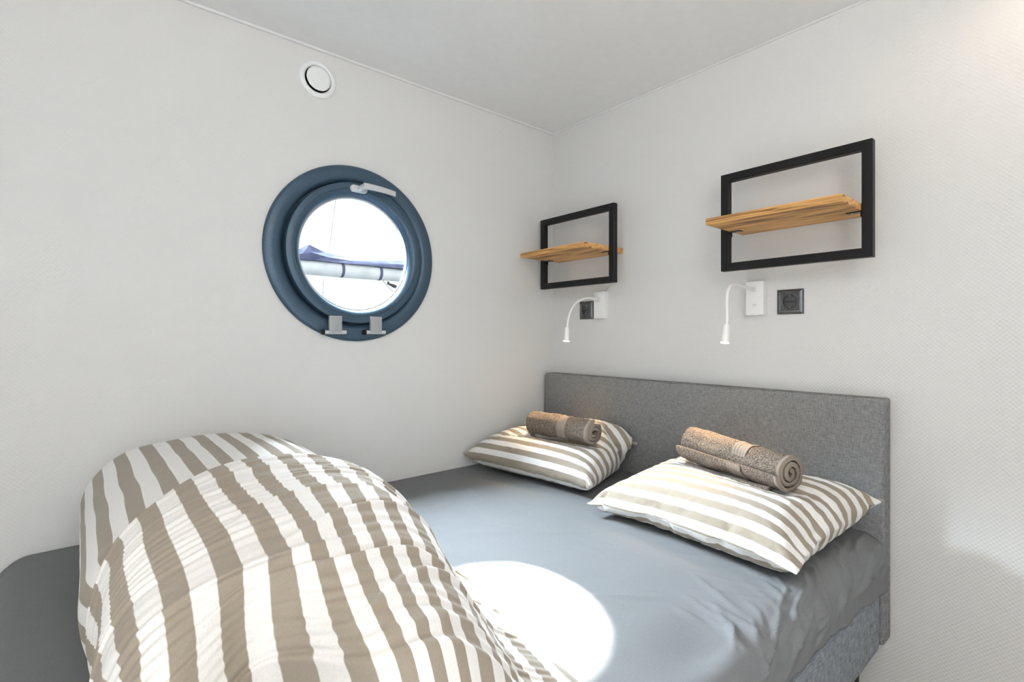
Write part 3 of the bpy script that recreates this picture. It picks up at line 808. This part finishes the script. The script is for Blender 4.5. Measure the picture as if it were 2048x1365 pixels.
# soft steps in the cloth: x at y=-1.5, slope, curvature, height, fade length, extent in y
FOLDS = [(0.700, 0.30, 1.6, 0.003, 0.03, -1.78, -1.30), (0.800, 0.35, 1.0, 0.005, 0.04, -1.70, -1.30),
         (0.900, 0.05, 1.9, 0.006, 0.05, -1.52, -1.15), (0.960, -0.05, 2.2, 0.006, 0.05, -1.70, -1.25),
         (1.060, -0.25, 0.9, 0.006, 0.06, -1.62, -1.12), (1.155, -0.05, 0.5, 0.004, 0.06, -1.72, -1.22), (1.24, -0.45, 0.6, 0.004, 0.05, -1.58, -1.12)]
def make_duvet():
    CO, ST, FC = [], [], []
    def add(co, st, fc):
        n = len(CO); CO.extend(co); ST.extend(st); FC.extend([tuple(i + n for i in f) for f in fc])
    # back roll against the porthole wall
    out_b = [(-1.50, .606), (-1.68, .606), (-1.775, .625), (-1.808, .70), (-1.800, .79), (-1.73, .862), (-1.62, .888), (-1.50, .890), (-1.38, .868), (-1.28, .815), (-1.215, .735), (-1.21, .65), (-1.27, .606), (-1.38, .606)]
    xs, ks = stations(0.022, 0.93, 90, 0.20, 0.16, 0.42)
    def sb(x, y, z): return (x, y, max(0.6045, z + 0.010 * nz(x * 4, y * 5) - 0.03 * max(0, (0.16 - x)) / 0.16 * (z > .75)))
    co, st, fc, per = loft(out_b, xs, ks, 150, (-1.50, 0.70), sb)
    co = crumple(co, len(xs), 150, 0.03, 0.012, 3.0, 160, 0.003, 0.002)
    add(co, st, fc)
    # front folded layer: thick fold towards the wall, its head-side flank sloping down to the sheet
    out_f = [(-1.47, .607), (-1.66, .607), (-1.758, .622), (-1.792, .69), (-1.795, .78), (-1.765, .855), (-1.69, .895), (-1.58, .912), (-1.46, .910), (-1.375, .890), (-1.318, .845), (-1.272, .770), (-1.225, .690), (-1.165, .628), (-1.175, .607), (-1.30, .607)]
    xs, ks = stations(0.60, 1.375, 190, 0.13, 0.07, 0.5)
    def sf(x, y, z):
        q = max(0.0, x - 0.85)
        z2 = 0.606 + (z - 0.606) * (1 - 0.20 * q)
        z2 -= 0.7 * max(0.0, x - 1.0) ** 2 * min(1.0, (z - 0.606) / 0.2)
        z2 += 0.014 * nz(x * 5, y * 4, 2.2) * min(1, (z - .6) * 8)
        t = min(1.0, max(0.0, (1.05 - x) / 0.45))      # the fold towards the wall is rounded in plan
        yy = (y + 1.53) / 0.27
        dx = (0.20 * abs(yy) ** 2.6 if yy < 0 else 0.17 * abs(yy) ** 2.2) * t
        # shallow swags between the folds
        for (fx, sl, cu, hh, w, ya, yb) in FOLDS:
            hh *= 0.75; u = y + 1.5; d = x - (fx + sl * u + cu * u * u + 0.010 * nz(y * 7, fx * 20))
            fade = max(0.0, min(1.0, (y - ya) / 0.10)) * max(0.0, min(1.0, (yb - y) / 0.10)) * min(1.0, max(0.0, (z - .63) * 12))
            if d > 0: z2 += hh * fade * math.exp(-d / w)
            elif d > -0.010: z2 += hh * fade * (1 + d / 0.010) ** 2
        e = min(1.0, max(0.0, (x - 1.12) / 0.23))
        z2 -= 0.05 * e * math.exp(-((y + 1.645) / 0.10) ** 2) * min(1.0, (z - 0.606) / 0.2)
        dx -= 0.168 * e * math.exp(-((y + 1.645) / 0.075) ** 2)
        y -= 0.20 * max(0.0, x - 0.82) * min(1.0, max(0.0, (y + 1.6) / 0.25)) * (0.45 + 0.55 * min(1.0, max(0.0, (z2 - 0.61) / 0.08)))
        return (x + dx, y + 0.006 * nz(x * 6, z * 8), max(0.6055, z2))
    co, st, fc, per = loft(out_f, xs, ks, 210, (-1.50, 0.72), sf, 0.25)
    co = crumple(co, len(xs), 210, 0.120, 0.028, 8.0, 320, 0.008, 0.0010)
    add(co, [s + 0.020 for s in st], fc)
    # lower leaf that shows under the front edge and hangs towards the side of the bed
    out_l = [(-1.46, .607), (-1.66, .607), (-1.76, .63), (-1.785, .69), (-1.73, .755), (-1.60, .785), (-1.46, .780), (-1.34, .735), (-1.25, .665), (-1.19, .622), (-1.22, .607)]
    xs, ks = stations(1.10, 1.400, 40, 0.05, 0.07, 0.5)
    co, st, fc, per = loft(out_l, xs, ks, 110, (-1.47, 0.68), lambda x, y, z: (x, y - (0.10 if y > -1.5 else 0.10 * max(0, (y + 1.7) / 0.2)), max(.6055, 0.606 + (z - 0.606) * 0.72 + 0.006 * nz(x * 8, y * 6, 5))))
    add(co, [s + 0.035 for s in st], fc)
    CO = [(x, y, max(z, 0.6045)) for x, y, z in CO]
    me = bpy.data.meshes.new('duvet'); me.from_pydata(CO, [], FC)
    ST = [s + 0.0035 * nz(c[0] * 8, c[1] * 8, c[2] * 8) for s, c in zip(ST, CO)]
    me.attributes.new('stripe', 'FLOAT', 'POINT').data.foreach_set('value', ST)
    o = new_obj('duvet', me, None, M_['duvet'], True)
    sb_ = o.modifiers.new('smooth', 'SUBSURF'); sb_.levels = 1; sb_.render_levels = 1
    return tag(o, 'puffy duvet in wide grey and white stripes heaped across the foot of the bed', 'duvet')
make_duvet()

# ------------------------------------------------------------------ ceiling spot that washes the right-hand wall
def warm_spot(x, y, energy, color, size=R(125), blend=0.8, soft=0.04):
    s = tag(empty('ceiling_spot', (x, y, ZC)), kind='structure')
    from_bm('spot_ring', lathe_bm([(0.030, -0.001), (0.031, -0.006), (0.040, -0.005), (0.042, -0.0005)], 40), M_['trim'], s, smooth=True)
    d = bpy.data.lights.new('spot_light', 'SPOT'); d.energy = energy; d.color = color; d.spot_size = size; d.spot_blend = blend; d.shadow_soft_size = soft
    o = bpy.data.objects.new('spot_light', d); COL.objects.link(o); o.parent = s; o.location = (0, 0, -0.02)
    return s
warm_spot(1.83, -0.24, 3.3, (1.0, 0.80, 0.58), size=R(168), blend=0.5)
warm_spot(2.05, -2.30, 14.0, (1.0, 0.84, 0.64))

# unseen stand and bowl added around the upward fill light
up = tag(empty('fill_lamp', (2.45, -1.9, 0.0)), 'added white floor lamp for fill light, unseen behind the camera position', 'lamp')
from_bm('base', lathe_bm([(0.0001, 0.0), (0.14, 0.0), (0.14, 0.012), (0.02, 0.022), (0.0001, 0.022)], 40, axis='Z'), M_['black'], up, angle=40)
from_bm('pole', lathe_bm([(0.012, 0.02), (0.012, 1.60)], 20, axis='Z'), M_['black'], up, angle=60)
from_bm('bowl', lathe_bm([(0.012, 1.58), (0.10, 1.60), (0.20, 1.68), (0.225, 1.715), (0.221, 1.715), (0.195, 1.685), (0.10, 1.608), (0.012, 1.59)], 48, axis='Z'), M_['lamp'], up, smooth=True)

# ------------------------------------------------------------------ outside: boom of a sailing boat with its cover, seen through the porthole
boom = tag(empty('sailboat_boom', (-3.0, 0.3, 1.74)), 'furled white sail on a boom with navy cover, seen through the porthole', 'boat')
def ob(name, bm, m, parent=boom, **kw):
    o = from_bm(name, bm, m, None, **kw); o.data.transform(Matrix.Translation(-boom.location)); o.parent = parent; return o
pts = [(-3.0, -1.6 + 0.28 * i, 1.806 - 0.001 * i) for i in range(14)]
ob('furled_sail', tube_bm(pts, [0.068 + 0.003 * math.sin(i * 1.3) for i in range(14)], 20), M_['hullwhite'], smooth=True)
cb = bmesh.new(); top = [(-1.6, 1.98), (-0.9, 1.95), (-0.40, 1.925), (-0.27, 1.975), (-0.195, 2.012), (-0.05, 1.955), (0.18, 1.93), (0.74, 1.955), (1.3, 1.97), (2.1, 1.98)]
vr = []
for y, z in top:
    zb = 1.862; vr.append([cb.verts.new(p) for p in ((-2.93, y, zb), (-2.955, y, (z + zb) / 2), (-3.0, y, z), (-3.045, y, (z + zb) / 2), (-3.07, y, zb))])
for a, b in zip(vr, vr[1:]):
    for k in range(5): cb.faces.new((a[k], a[(k + 1) % 5], b[(k + 1) % 5], b[k]))
cb.faces.new(vr[0][::-1]); cb.faces.new(vr[-1])
ob('sail_cover', cb, M_['sail'])
for y in (0.105, 0.497, -0.32, 0.95):
    ob('strap', lathe_bm([(0.0725, -0.014), (0.0745, -0.014), (0.0745, 0.014), (0.0725, 0.014)], 28, (-3.0, y, 1.803), 'Y', closed=True), M_['sail'], angle=40)
ob('mast', tube_bm([(-3.0, 2.12, -0.81), (-3.0, 2.12, 6.5)], 0.075, 20), M_['hullwhite'], smooth=True)
ob('topping_line', tube_bm([(-3.09, 0.17, 3.2), (-3.09, 0.018, 1.95), (-3.09, -0.03, 1.74), (-3.09, -0.06, 1.2)], 0.003, 6), M_['rope'])
ob('block_tackle', tube_bm([(-3.0, 0.585, 1.715), (-3.0, 0.60, 1.71), (-3.0, 0.61, 1.70), (-3.0, 0.66, 1.685), (-3.0, 0.74, 1.655)], [0.012, 0.017, 0.010, 0.018, 0.016], 12), M_['black'])
ob('sheet_line', tube_bm([(-3.0, 0.54, 1.735), (-3.0, 0.58, 1.69), (-3.0, 0.66, 1.62)], 0.003, 6), M_['rope'])
tag(from_bm('water', box_bm(-30, -30, -0.9, -0.09, 30, -0.8), M_['quay']), kind='structure')
